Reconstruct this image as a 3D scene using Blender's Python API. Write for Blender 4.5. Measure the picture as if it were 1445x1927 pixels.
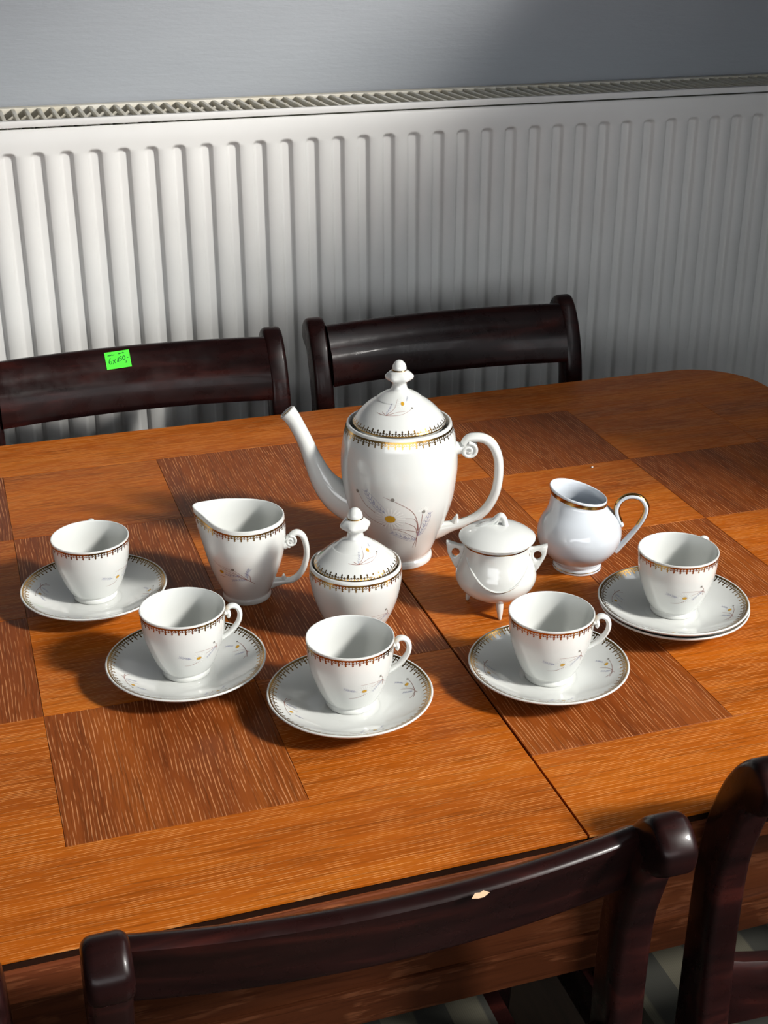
import bpy, bmesh, math, random
from mathutils import Vector, Matrix
random.seed(7)
for o in list(bpy.data.objects): bpy.data.objects.remove(o)
S = bpy.context.scene
COL = S.collection
PI = math.pi
T = 0.75                      # height of the table top above the floor

# ------------------------------------------------------------ camera
cam_d = bpy.data.cameras.new('camera'); cam = bpy.data.objects.new('camera', cam_d); COL.objects.link(cam)
PITCH, ROLL, YAW = 0.4284, -0.00216, 0.31205
cp, sp, cy, sy = math.cos(PITCH), math.sin(PITCH), math.cos(YAW), math.sin(YAW)
fwd = Vector((sy*cp, cy*cp, -sp)); right = Vector((cy, -sy, 0)); up = right.cross(fwd)
r2 = right*math.cos(ROLL) + up*math.sin(ROLL); u2 = -right*math.sin(ROLL) + up*math.cos(ROLL)
M = Matrix((r2, u2, -fwd)).transposed().to_4x4(); M.translation = Vector((0, 0, T + 0.632))
cam.matrix_world = M
cam_d.sensor_fit = 'VERTICAL'; cam_d.sensor_height = 24.0; cam_d.lens = 24.0*2539.4/1927.0
cam_d.clip_start = 0.05
S.camera = cam

# ------------------------------------------------------------ world, daylight, exposure
w = bpy.data.worlds.new('world'); S.world = w; w.use_nodes = True
bg = w.node_tree.nodes['Background']; bg.inputs[0].default_value = (0.96, 0.98, 1.0, 1); bg.inputs[1].default_value = 4.2
SUN_DIR = Vector((-0.70, 0.66, -0.63)).normalized()
AIM = Vector((0.33, 1.05, T)); DIST = 5.0
ld = bpy.data.lights.new('window_daylight', 'AREA'); ld.shape = 'RECTANGLE'; ld.size = 0.50; ld.size_y = 0.62
ld.energy = 410; ld.color = (1.0, 0.965, 0.91)
lo = bpy.data.objects.new('window_daylight', ld); COL.objects.link(lo)
lo.location = AIM - SUN_DIR*DIST; lo.rotation_euler = SUN_DIR.to_track_quat('-Z', 'Y').to_euler()
S.view_settings.view_transform = 'Standard'; S.view_settings.look = 'None'
S.view_settings.gamma = 1.0; S.view_settings.use_curve_mapping = False
S.view_settings.exposure = 0.0

# ------------------------------------------------------------ materials
def mat(name, col, rough=0.5, metal=0.0, coat=0.0, spec=0.5):
    m = bpy.data.materials.new(name); m.use_nodes = True
    b = m.node_tree.nodes['Principled BSDF']
    b.inputs['Base Color'].default_value = (*col, 1); b.inputs['Roughness'].default_value = rough
    b.inputs['Metallic'].default_value = metal; b.inputs['Coat Weight'].default_value = coat
    b.inputs['Coat Roughness'].default_value = 0.06; b.inputs['Specular IOR Level'].default_value = spec
    return m
def nodes(m): return m.node_tree.nodes, m.node_tree.links, m.node_tree.nodes['Principled BSDF']
def coords(m, scale, obj=True, rnd=True):
    N, L, b = nodes(m)
    tc = N.new('ShaderNodeTexCoord'); mp = N.new('ShaderNodeMapping'); mp.inputs['Scale'].default_value = scale
    L.new(tc.outputs['Object'], mp.inputs['Vector'])
    if rnd:
        oi = N.new('ShaderNodeObjectInfo'); mu = N.new('ShaderNodeMath'); mu.operation = 'MULTIPLY'; mu.inputs[1].default_value = 37.0
        cb = N.new('ShaderNodeCombineXYZ'); L.new(oi.outputs['Random'], mu.inputs[0])
        for k in range(3): L.new(mu.outputs[0], cb.inputs[k])
        L.new(cb.outputs[0], mp.inputs['Location'])
    return mp.outputs[0]
def noise(m, vec, detail=3, rough=0.5, dist=0.0, scale=1.0):
    N, L, b = nodes(m)
    n = N.new('ShaderNodeTexNoise'); n.inputs['Scale'].default_value = scale; n.inputs['Detail'].default_value = detail
    n.inputs['Roughness'].default_value = rough; n.inputs['Distortion'].default_value = dist
    L.new(vec, n.inputs['Vector']); return n.outputs['Fac']
def ramp(m, fac, stops):
    N, L, b = nodes(m)
    r = N.new('ShaderNodeValToRGB'); e = r.color_ramp.elements
    while len(e) > 1: e.remove(e[-1])
    e[0].position = stops[0][0]; e[0].color = (*stops[0][1], 1)
    for p, c in stops[1:]:
        k = e.new(p); k.color = (*c, 1)
    L.new(fac, r.inputs[0]); return r.outputs[0]
def mixc(m, a, b_, fac, mode='MIX'):
    N, L, b = nodes(m)
    x = N.new('ShaderNodeMix'); x.data_type = 'RGBA'; x.blend_type = mode
    if isinstance(fac, float): x.inputs[0].default_value = fac
    else: L.new(fac, x.inputs[0])
    for i, v in ((6, a), (7, b_)):
        if isinstance(v, tuple): x.inputs[i].default_value = (*v, 1)
        else: L.new(v, x.inputs[i])
    return x.outputs[2]
def bump(m, fac, strength, dist, normal=None):
    N, L, b = nodes(m)
    k = N.new('ShaderNodeBump'); k.inputs['Strength'].default_value = strength; k.inputs['Distance'].default_value = dist
    L.new(fac, k.inputs['Height'])
    if normal is not None: L.new(normal, k.inputs['Normal'])
    return k.outputs[0]

G = lambda v: (v, v, v)
def oak(name, axis, dark, mid, light, pore_glint, period=0.0026):
    """lacquered oak veneer, grain along axis 0 (x) or 1 (y)"""
    m = mat(name, mid, 0.34, coat=0.0, spec=0.08); N, L, b = nodes(m)
    def sc(along, across): return (along, across, across) if axis == 0 else (across, along, across)
    big = noise(m, coords(m, sc(2.2, 17)), 4, 0.6, 0.6)
    col = ramp(m, big, [(0.3, dark), (0.52, mid), (0.75, light)])
    # open pores: fine broken lines along the grain, glints painted in as pale colour
    cv = coords(m, (1, 1, 1)); sp = N.new('ShaderNodeSeparateXYZ'); L.new(cv, sp.inputs[0])
    wob = noise(m, coords(m, sc(7, 22)), 2, 0.5); wob2 = noise(m, coords(m, sc(60, 60)), 1, 0.5)
    def mth(op, x, y=None):
        q = N.new('ShaderNodeMath'); q.operation = op
        for i, v in enumerate((x, y)):
            if v is None: continue
            if isinstance(v, (int, float)): q.inputs[i].default_value = v
            else: L.new(v, q.inputs[i])
        return q.outputs[0]
    ph = mth('ADD', mth('MULTIPLY', sp.outputs[1 - axis], 2*PI/period), mth('ADD', mth('MULTIPLY', wob, 26.0), mth('MULTIPLY', wob2, 2.2)))
    line = mth('SINE', ph)
    lr = ramp(m, line, [(0.45, G(0)), (0.95, G(1))])
    mask = ramp(m, noise(m, coords(m, sc(38, 330)), 2, 0.55), [(0.44, G(0)), (0.56, G(1))])
    m2 = ramp(m, noise(m, coords(m, sc(5, 24)), 3, 0.6), [(0.30, G(0.35)), (0.60, G(1))])
    st = mixc(m, mixc(m, lr, mask, 1.0, 'MULTIPLY'), m2, 1.0, 'MULTIPLY')
    fine = st
    c2 = mixc(m, col, pore_glint, st)
    dk = ramp(m, noise(m, coords(m, sc(16, 480)), 3, 0.6), [(0.30, G(0.62)), (0.50, G(1))])
    c3 = mixc(m, c2, dk, 1.0, 'MULTIPLY')
    fle = ramp(m, noise(m, coords(m, sc(22, 70)), 2, 0.5, 1.2), [(0.74, G(0)), (0.80, G(0.6))])
    c4 = mixc(m, c3, light, fle) if axis == 1 else c3
    L.new(c4, b.inputs['Base Color'])
    L.new(bump(m, fine, 0.30, 0.0004), b.inputs['Normal'])
    L.new(ramp(m, big, [(0.3, G(0.32)), (0.7, G(0.44))]), b.inputs['Roughness'])
    return m
OAKX = oak('oak_grain_lengthwise', 0, (0.23, 0.051, 0.005), (0.36, 0.084, 0.006), (0.46, 0.124, 0.009), (0.66, 0.27, 0.08), 0.0021)
OAKY = oak('oak_grain_crosswise', 1, (0.14, 0.032, 0.007), (0.21, 0.050, 0.009), (0.28, 0.072, 0.011), (0.50, 0.21, 0.085), 0.0030)  # darker than lengthwise: colour carries part of the grain's directional reflection
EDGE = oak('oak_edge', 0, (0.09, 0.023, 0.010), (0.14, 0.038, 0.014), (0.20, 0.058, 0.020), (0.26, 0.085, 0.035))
EDGE_DARK = mat('dark_rebate', (0.018, 0.007, 0.004), 0.5, spec=0.1)  # near-black brown band in the rebate under the top board
APRON = oak('dark_oak_apron_shaded', 0, (0.028, 0.008, 0.003), (0.045, 0.013, 0.005), (0.065, 0.020, 0.007), (0.08, 0.028, 0.012))  # brown oak; the shade below the top is put into this dark colour
def mahogany():
    m = mat('dark_mahogany', (0.02, 0.006, 0.005), 0.22, coat=0.06, spec=0.16); N, L, b = nodes(m)
    n = noise(m, coords(m, (6, 40, 40)), 4, 0.6, 0.5)
    c = ramp(m, n, [(0.35, (0.006, 0.0022, 0.0022)), (0.55, (0.013, 0.0038, 0.0035)), (0.75, (0.036, 0.008, 0.006))])
    L.new(c, b.inputs['Base Color'])
    n2 = noise(m, coords(m, (30, 30, 30)), 4, 0.6)
    L.new(ramp(m, n2, [(0.35, G(0.22)), (0.7, G(0.42))]), b.inputs['Roughness'])
    L.new(bump(m, n2, 0.06, 0.002), b.inputs['Normal'])
    return m
MAHO = mahogany()
CHIP = mat('bare_wood_chip', (0.55, 0.36, 0.22), 0.7)
PORC = mat('cream_porcelain', (0.60, 0.615, 0.595), 0.10, coat=0.6)
PORB = mat('cool_white_porcelain', (0.55, 0.59, 0.635), 0.09, coat=0.7)
GOLD = mat('worn_gilding', (0.46, 0.27, 0.085), 0.20, metal=1.0)
BROWN = mat('brown_print', (0.24, 0.09, 0.07), 0.25)
BLUE = mat('blue_grey_print', (0.22, 0.23, 0.36), 0.25)
GREY = mat('grey_print', (0.20, 0.19, 0.17), 0.25)
YELL = mat('ochre_print', (0.45, 0.25, 0.02), 0.25)
PETAL = mat('petal_relief', (0.69, 0.70, 0.675), 0.2)
NOTE = mat('fluorescent_green_paper', (0.06, 0.80, 0.03), 0.7)
INK = mat('dark_green_ink', (0.0, 0.12, 0.01), 0.6)
CRUMB = mat('white_crumb', (0.8, 0.8, 0.78), 0.8)
def radiator_mat():
    m = mat('white_enamel', (0.60, 0.59, 0.56), 0.32, spec=0.4); N, L, b = nodes(m)
    n = noise(m, coords(m, (260, 260, 260), rnd=False), 2, 0.5)
    L.new(bump(m, n, 0.05, 0.0006), b.inputs['Normal'])
    n2 = noise(m, coords(m, (3, 3, 3), rnd=False), 4, 0.6)
    L.new(ramp(m, n2, [(0.35, (0.56, 0.56, 0.545)), (0.65, (0.62, 0.62, 0.605))]), b.inputs['Base Color'])
    return m
RAD = radiator_mat()
def grime_mat():
    m = mat('yellowed_enamel', (0.55, 0.52, 0.44), 0.45); N, L, b = nodes(m)
    n = noise(m, coords(m, (9, 30, 9), rnd=False), 4, 0.7)
    L.new(ramp(m, n, [(0.40, (0.60, 0.58, 0.52)), (0.62, (0.52, 0.48, 0.38)), (0.72, (0.33, 0.24, 0.12))]), b.inputs['Base Color'])
    return m
GRIL = grime_mat()
FIN = mat('dull_steel_fins', (0.34, 0.35, 0.30), 0.6)
def wall_mat():
    m = mat('grey_blue_wall_paint', (0.36, 0.39, 0.43), 0.5, spec=0.15); N, L, b = nodes(m)
    n = noise(m, coords(m, (60, 60, 230), rnd=False), 4, 0.6, 0.3)
    n2 = noise(m, coords(m, (14, 14, 120), rnd=False), 3, 0.6)
    a = bump(m, n, 0.25, 0.0015); L.new(bump(m, n2, 0.18, 0.003, a), b.inputs['Normal'])
    n3 = noise(m, coords(m, (2, 2, 5), rnd=False), 4, 0.6)
    L.new(ramp(m, n3, [(0.3, (0.265, 0.282, 0.305)), (0.7, (0.290, 0.308, 0.330))]), b.inputs['Base Color'])
    return m
WALL = wall_mat()
def floor_mat():
    m = mat('dark_floorboards', (0.05, 0.035, 0.025), 0.4); N, L, b = nodes(m)
    n = noise(m, coords(m, (40, 3, 3), rnd=False), 4, 0.6)
    L.new(ramp(m, n, [(0.3, (0.028, 0.02, 0.014)), (0.7, (0.07, 0.048, 0.032))]), b.inputs['Base Color'])
    return m
FLOOR = floor_mat()
CEIL = mat('ceiling_paint', (0.14, 0.14, 0.14), 0.9, spec=0.1)
def seat_mat():
    m = mat('striped_seat_fabric', (0.1, 0.1, 0.07), 0.85); N, L, b = nodes(m)
    tc = N.new('ShaderNodeTexCoord'); sx = N.new('ShaderNodeSeparateXYZ'); L.new(tc.outputs['Object'], sx.inputs[0])
    mu = N.new('ShaderNodeMath'); mu.operation = 'MULTIPLY'; mu.inputs[1].default_value = 16.0; L.new(sx.outputs[0], mu.inputs[0])
    fr = N.new('ShaderNodeMath'); fr.operation = 'FRACT'; L.new(mu.outputs[0], fr.inputs[0])
    c = ramp(m, fr.outputs[0], [(0.0, (0.060, 0.055, 0.036)), (0.48, (0.060, 0.055, 0.036)), (0.52, (0.018, 0.018, 0.013)), (1.0, (0.018, 0.018, 0.013))])
    mu2 = N.new('ShaderNodeTexWave'); mu2.inputs['Scale'].default_value = 160; L.new(tc.outputs['Object'], mu2.inputs[0])
    c2 = mixc(m, c, ramp(m, mu2.outputs['Fac'], [(0, G(0.7)), (1, G(1))]), 0.6, 'MULTIPLY')
    L.new(c2, b.inputs['Base Color'])
    return m
SEAT = seat_mat()

# ------------------------------------------------------------ builders
def link(name, me, parent=None, loc=(0, 0, 0), rot=(0, 0, 0)):
    o = bpy.data.objects.new(name, me); COL.objects.link(o); o.location = loc; o.rotation_euler = rot
    if parent is not None: o.parent = parent
    return o
def mesh(name, bm, mats, smooth=True, recalc=True):
    if recalc: bmesh.ops.recalc_face_normals(bm, faces=bm.faces)
    me = bpy.data.meshes.new(name); bm.to_mesh(me); bm.free()
    for m in (mats if isinstance(mats, (list, tuple)) else [mats]): me.materials.append(m)
    if smooth:
        me.shade_smooth()
        if hasattr(me, 'set_sharp_from_angle'): me.set_sharp_from_angle(angle=math.radians(42 if smooth is True else smooth))
    return me
def obj(name, bm, mats, parent=None, loc=(0, 0, 0), rot=(0, 0, 0), smooth=True, recalc=True):
    return link(name, mesh(name, bm, mats, smooth, recalc), parent, loc, rot)
def thing(name, label, cat, loc, rz=0, group=None):
    o = bpy.data.objects.new(name, None); COL.objects.link(o); o.location = loc; o.rotation_euler = (0, 0, rz)
    o.empty_display_size = 0.05
    return tag(o, label, cat, group)
def tag(o, label, cat, group=None):
    o['label'] = label; o['category'] = cat
    if group: o['group'] = group
    return o
def struct(name, bm, m, smooth=False):
    o = obj(name, bm, m, smooth=smooth); o['kind'] = 'structure'; return o
def box(bm, x0, x1, y0, y1, z0, z1):
    v = [bm.verts.new(p) for p in ((x0, y0, z0), (x1, y0, z0), (x1, y1, z0), (x0, y1, z0), (x0, y0, z1), (x1, y0, z1), (x1, y1, z1), (x0, y1, z1))]
    for f in ((0, 3, 2, 1), (4, 5, 6, 7), (0, 1, 5, 4), (1, 2, 6, 5), (2, 3, 7, 6), (3, 0, 4, 7)): bm.faces.new([v[i] for i in f])
def bbox(bm, x0, x1, y0, y1, z0, z1, b):
    """box with bevelled edges"""
    t = bmesh.new(); box(t, x0, x1, y0, y1, z0, z1)
    bmesh.ops.bevel(t, geom=list(t.edges), offset=b, segments=2, profile=0.6, affect='EDGES')
    me = bpy.data.meshes.new('tmp'); t.to_mesh(me); t.free(); bm.from_mesh(me); bpy.data.meshes.remove(me)
def crom(P, n=6, closed=False):
    """Catmull-Rom through tuples of any size"""
    out = []; m = len(P)
    for i in range(m if closed else m-1):
        a, b, c, d = (P[(i-1) % m] if closed or i > 0 else P[0]), P[i], P[(i+1) % m], (P[(i+2) % m] if closed or i+2 < m else P[-1])
        for k in range(n):
            t = k/n
            out.append(tuple(0.5*(2*b[j] + (c[j]-a[j])*t + (2*a[j]-5*b[j]+4*c[j]-d[j])*t*t + (3*b[j]-a[j]-3*c[j]+d[j])*t**3) for j in range(len(b))))
    if not closed: out.append(tuple(P[-1]))
    return out
def revolve(bm, prof, n=72, warp=None):
    rings = []
    for r, z in prof:
        if r < 1e-6: rings.append([bm.verts.new((0, 0, z))])
        else:
            ring = []
            for k in range(n):
                a = 2*PI*k/n; rr, zz = warp(a, r, z) if warp else (r, z)
                ring.append(bm.verts.new((rr*math.cos(a), rr*math.sin(a), zz)))
            rings.append(ring)
    for A, B in zip(rings, rings[1:]):
        for k in range(n):
            j = (k+1) % n
            if len(A) == 1 and len(B) == 1: continue
            if len(A) == 1: bm.faces.new((A[0], B[k], B[j]))
            elif len(B) == 1: bm.faces.new((A[k], A[j], B[0]))
            else: bm.faces.new((A[k], A[j], B[j], B[k]))
def sweep(bm, P, n=14, sub=5, normal=Vector((0, 1, 0)), cap=True):
    """P: (x, y, z, a, b): a = half thickness in the plane, b = half width across it"""
    Q = crom(P, sub); rings = []
    for i, q in enumerate(Q):
        p = Vector(q[:3]); t = (Vector(Q[min(i+1, len(Q)-1)][:3]) - Vector(Q[max(i-1, 0)][:3])).normalized()
        side = t.cross(normal).normalized()
        nn = side.cross(t).normalized()
        rings.append([bm.verts.new(p + side*(q[3]*math.cos(2*PI*k/n)) + nn*(q[4]*math.sin(2*PI*k/n))) for k in range(n)])
    for A, B in zip(rings, rings[1:]):
        for k in range(n):
            j = (k+1) % n; bm.faces.new((A[k], A[j], B[j], B[k]))
    if cap:
        bm.faces.new(rings[0]); bm.faces.new(rings[-1][::-1])
def slab(bm, outline, levels, axis='z'):
    """loft of one outline with (height, inset) levels; outline is counter-clockwise in its plane"""
    n = len(outline); nor = []
    for i in range(n):
        a, b, c = Vector(outline[i-1]), Vector(outline[i]), Vector(outline[(i+1) % n])
        d1 = (b-a); d2 = (c-b)
        d1 = d1.normalized() if d1.length > 1e-9 else d2.normalized(); d2 = d2.normalized() if d2.length > 1e-9 else d1
        n1 = Vector((-d1.y, d1.x)); n2 = Vector((-d2.y, d2.x)); s = n1+n2
        s = s.normalized() if s.length > 1e-6 else n1
        nor.append(s/max(0.5, s.dot(n1)))
    rings = []
    for h, ins in levels:
        ring = []
        for p, q in zip(outline, nor):
            x, y = p[0]+q.x*ins, p[1]+q.y*ins
            ring.append(bm.verts.new((x, y, h) if axis == 'z' else (h, x, y)))
        rings.append(ring)
    for A, B in zip(rings, rings[1:]):
        for k in range(n):
            j = (k+1) % n; bm.faces.new((A[k], A[j], B[j], B[k]))
    bm.faces.new(rings[0][::-1]); bm.faces.new(rings[-1])

class Surf:
    """outer skin of a turned vessel for laying printed decoration on: s = distance along prof"""
    def __init__(s, prof, warp=None, off=0.00012, out=1):
        s.p = prof; s.L = [0]; s.warp = warp; s.off = off; s.out = out
        for a, b in zip(prof, prof[1:]): s.L.append(s.L[-1] + math.dist(a, b))
    def rz(s, d):
        d = min(max(d, 0), s.L[-1]-1e-7); i = 0
        while s.L[i+1] < d: i += 1
        t = (d-s.L[i])/max(1e-9, s.L[i+1]-s.L[i]); a, b = s.p[i], s.p[i+1]
        r, z = a[0]+(b[0]-a[0])*t, a[1]+(b[1]-a[1])*t
        l = math.dist(a, b); nr, nz = (b[1]-a[1])/l, -(b[0]-a[0])/l
        return r, z, nr*s.out, nz*s.out
    def pt(s, th, d, k=1.0):
        r, z, nr, nz = s.rz(d)
        if s.warp: r, z = s.warp(th, r, z)
        r += nr*s.off*k; z += nz*s.off*k
        return (r*math.cos(th), r*math.sin(th), z)

def band(bm, S_, s0, s1, n=96, mi=0, k=1.0, rows=2):
    rings = [[bm.verts.new(S_.pt(2*PI*i/n, s0+(s1-s0)*j/rows, k)) for i in range(n)] for j in range(rows+1)]
    for A, B in zip(rings, rings[1:]):
        for i in range(n):
            f = bm.faces.new((A[i], A[(i+1) % n], B[(i+1) % n], B[i])); f.material_index = mi
def lace(bm, S_, s0, w, drop, count, sgn=1):
    """gilt band of width w from s0 with alternating long and short drops"""
    band(bm, S_, s0, s0+sgn*w, count*2, rows=3)
    r = S_.rz(s0+sgn*w)[0]; per = 2*PI*r/count
    def strip(cx, lv):
        pr = None
        for d, hw in lv:
            s = s0+sgn*(w+d*drop-0.0001); rr = S_.rz(s)[0]; a = cx*2*PI/count
            c = (bm.verts.new(S_.pt(a-hw*per/rr, s)), bm.verts.new(S_.pt(a+hw*per/rr, s)))
            if pr: bm.faces.new((pr[0], pr[1], c[1], c[0]))
            pr = c
    for i in range(count):
        strip(i, [(0, .22), (.12, .13), (.24, .07), (.33, .08), (.40, .18), (.50, .19), (.58, .08), (.66, .06), (.73, .14), (.83, .13), (.91, .06), (1.0, .02)])
        strip(i+.5, [(0, .16), (.10, .08), (.18, .05), (.27, .06), (.33, .13), (.42, .13), (.50, .04)])
        for q in (.27, .73): strip(i+q, [(.17, .015), (.24, .06), (.33, .06), (.40, .015)])
def ribbon(bm, S_, th0, s0, pts, wd, mi, sc=1.0, sgn=1):
    wd *= 1.35
    """pts in mm (x to the right, y up), laid around (th0, s0)"""
    P = crom(pts, 5) if len(pts) > 2 else [tuple(pts[0][j]+(pts[1][j]-pts[0][j])*t/4 for j in (0, 1)) for t in range(5)]
    r0 = S_.rz(s0)[0]; pr = None; n = len(P)
    for i, (x, y) in enumerate(P):
        a, b = P[max(i-1, 0)], P[min(i+1, n-1)]; dx, dy = b[0]-a[0], b[1]-a[1]; l = math.hypot(dx, dy) or 1
        h = wd*0.5*(1-0.55*i/n); nx, ny = -dy/l*h, dx/l*h; c = []
        for q in (1, -1):
            X, Y = (x*sc+nx*q)*.001, (y*sc+ny*q)*.001
            c.append(bm.verts.new(S_.pt(th0+X/r0, s0-sgn*Y)))
        if pr:
            f = bm.faces.new((pr[0], pr[1], c[1], c[0])); f.material_index = mi
        pr = c
def blob(bm, S_, th0, s0, x, y, rx, ry, mi, sc=1.0, sgn=1, k=1.6, n=12):
    r0 = S_.rz(s0)[0]; v = []
    for i in range(n):
        a = 2*PI*i/n; X, Y = (x+rx*math.cos(a))*sc*.001, (y+ry*math.sin(a))*sc*.001
        v.append(bm.verts.new(S_.pt(th0+X/r0, s0-sgn*Y, k)))
    f = bm.faces.new(v); f.material_index = mi
def leaf(bm, S_, th, s, P, L, n, mi, sc, sgn, w=0.22):
    ribbon(bm, S_, th, s, P, w, mi, sc, sgn)
    Q = crom(P, 8) if len(P) > 2 else [tuple(P[0][j]+(P[1][j]-P[0][j])*t/8 for j in (0, 1)) for t in range(9)]
    for k in range(1, n+1):
        i = int(k*(len(Q)-1)/(n+1)); a, b = Q[i], Q[min(i+1, len(Q)-1)]
        dx, dy = b[0]-a[0], b[1]-a[1]; l = math.hypot(dx, dy) or 1; dx /= l; dy /= l
        for q in (1, -1):
            e = (a[0]+(dx*.8-dy*q*.6)*L, a[1]+(dy*.8+dx*q*.6)*L)
            ribbon(bm, S_, th, s, [(a[0]+(e[0]-a[0])*.15, a[1]+(e[1]-a[1])*.15), e], w, mi, sc, sgn)
PRINT = [BROWN, BLUE, GREY, YELL, PETAL]
def daisy(bm, S_, th, s, x, y, r, L, sc, sgn, ry=None):
    for k in range(16):
        a = 2*PI*k/16+.1
        ribbon(bm, S_, th, s, [(x+1.25*r*math.cos(a), y+1.25*r*math.sin(a)), (x+L*math.cos(a), y+L*math.sin(a))], 0.5*sc, 4, sc, sgn)
    blob(bm, S_, th, s, x, y, r, ry or r, 3, sc, sgn)
def spray_cup(bm, S_, th, s, sc=1.0, sgn=1):
    R = lambda P, w=.32: ribbon(bm, S_, th, s, P, w, 0, sc, sgn)
    R([(3, -3), (0, 0), (-8.6, 1.4), (-20, 2.0)]); R([(0, 0), (-.6, 2.8), (-2.9, 5.0)]); R([(0, 0), (-5.1, -.7), (-10.8, -2.4)])
    R([(1.5, -5), (0, 0), (-1, 1)]); R([(-14.8, -8.2), (-22, -11.2), (-29, -11.6)])
    blob(bm, S_, th, s, -3.5, 5.6, 1.0, 1.1, 2, sc, sgn)
    leaf(bm, S_, th, s, [(0, 0), (-4.5, -3.0), (-9.5, -8)], 2.3, 6, 1, sc, sgn)
    leaf(bm, S_, th, s, [(-23, -4.4), (-28, -3.0), (-33, -1.2)], 2.3, 6, 1, sc, sgn)
    daisy(bm, S_, th, s, -16.7, -5.0, 2.1, 5.5, sc, sgn, 1.5)
def spray_saucer(bm, S_, th, s, sc=1.0, sgn=-1):
    R = lambda P, w=.36: ribbon(bm, S_, th, s, P, w, 0, sc, sgn)
    R([(-24, -1), (-15, -3.5), (-8, 0), (-2, 8)]); R([(-15, -3.5), (-4, -4.5), (5, -4.5)]); R([(-15, -3.5), (-19, -6)]); R([(-24, 3), (-20, -1), (-15, -3.5)])
    blob(bm, S_, th, s, 6, -4.5, 1.0, 1.0, 2, sc, sgn)
    leaf(bm, S_, th, s, [(-14, -2), (-12, 3), (-9, 8)], 2.4, 6, 1, sc, sgn)
    leaf(bm, S_, th, s, [(5, 2), (9, 4), (13, 7)], 2.2, 5, 1, sc, sgn)
    daisy(bm, S_, th, s, 0, 0, 2.0, 5, sc, sgn)
def spray_lid(bm, S_, th, s, sc=1.0):
    R = lambda P, w=.35: ribbon(bm, S_, th, s, P, w, 0, sc, -1)
    R([(-20, -3), (-12, -4), (0, -2.5), (11, 3)]); R([(-12, -4), (-6, 4), (-4, 14)]); R([(-12, -4), (-3, 0), (4, 1)])
    R([(-16, -1), (-12, -4)]); blob(bm, S_, th, s, 11.5, 3.4, 1.0, 1.0, 2, sc, -1)
    leaf(bm, S_, th, s, [(-12, -3), (-10.5, 3), (-10, 9)], 2.2, 5, 1, sc, -1)
    leaf(bm, S_, th, s, [(8, 11), (11, 14), (14, 16)], 2.2, 4, 1, sc, -1)
    daisy(bm, S_, th, s, 2.5, 9, 2.0, 5.5, sc, -1)
def spray_pot(bm, S_, th, s, f=0.19):
    def C(P): return [((x-860)*.178, (1060-y)*f) for x, y in P]
    R = lambda P, w=.42: ribbon(bm, S_, th, s, C(P), w, 0)
    R([(860, 1060), (855, 980), (820, 880), (750, 820), (685, 787)]); R([(860, 1060), (868, 980), (868, 900)])
    R([(860, 1060), (840, 985), (785, 945)]); R([(860, 1060), (850, 1020), (800, 1000), (740, 985)]); R([(856, 1010), (835, 930), (785, 915)])
    R([(860, 1060), (845, 1140)]); R([(860, 1055), (866, 1140)])
    R([(640, 890), (590, 850), (560, 800)]); R([(685, 970), (620, 940), (575, 900)]); R([(720, 985), (780, 1010), (858, 1070)], .3)
    for P, n in (([(866, 1050), (890, 985), (910, 895)], 8), ([(858, 1080), (790, 1055), (712, 1010)], 8), ([(690, 885), (635, 835), (598, 765)], 8)):
        Q = C(P); leaf(bm, S_, th, s, Q, 4.2, n, 1, 1, 1, .36)
        for q in (1, -1):
            a, b, c = Q; dx, dy = c[0]-a[0], c[1]-a[1]; l = math.hypot(dx, dy); ox, oy = -dy/l*3.4*q, dx/l*3.4*q
            ribbon(bm, S_, th, s, [a, (a[0]*.6+b[0]*.4+ox, a[1]*.6+b[1]*.4+oy), (b[0]*.4+c[0]*.6+ox*.8, b[1]*.4+c[1]*.6+oy*.8), c], .22, 1)
    for x, y in ((552, 785), (873, 885), (727, 800)):
        p = C([(x, y)])[0]; blob(bm, S_, th, s, p[0], p[1], 1.6, 2.0, 2)
    p = C([(873, 880)])[0]
    for k in range(9):
        a = .2+k*.36; ribbon(bm, S_, th, s, [(p[0]+1.8*math.cos(a), p[1]+1.8*math.sin(a)), (p[0]+5*math.cos(a), p[1]+5*math.sin(a))], .6, 4)
    p = C([(713, 922)])[0]
    for k in range(22):
        a = 2*PI*k/22; ribbon(bm, S_, th, s, [(p[0]+5*math.cos(a), p[1]+5*math.sin(a)), (p[0]+13*math.cos(a), p[1]+13*math.sin(a))], 1.1, 4)
    blob(bm, S_, th, s, p[0], p[1], 4.6, 4.4, 3)
def spray_milk(bm, S_, th, s):
    def C(P): return [((x-390)*.166, (545-y)*.19) for x, y in P]
    R = lambda P, w=.38: ribbon(bm, S_, th, s, C(P), w, 0)
    R([(437, 577), (390, 545), (320, 505), (250, 475), (200, 445)]); R([(390, 545), (350, 505), (318, 483)]); R([(400, 550), (330, 520), (270, 500)])
    R([(410, 560), (405, 520), (375, 495)]); R([(425, 568), (350, 520), (300, 482), (240, 462)], .3); R([(265, 535), (215, 535)])
    blob(bm, S_, th, s, *C([(316, 478)])[0], 1.5, 1.4, 2)
    leaf(bm, S_, th, s, C([(385, 545), (340, 545), (300, 552)]), 3.0, 6, 1, 1, 1, .3)
    leaf(bm, S_, th, s, C([(392, 535), (390, 500), (405, 475)]), 3.0, 6, 1, 1, 1, .3)
    leaf(bm, S_, th, s, C([(350, 515), (300, 520), (265, 515)]), 2.6, 5, 1, 1, 1, .3)
    blob(bm, S_, th, s, *C([(245, 503)])[0], 2.2, 1.9, 3)

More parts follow.
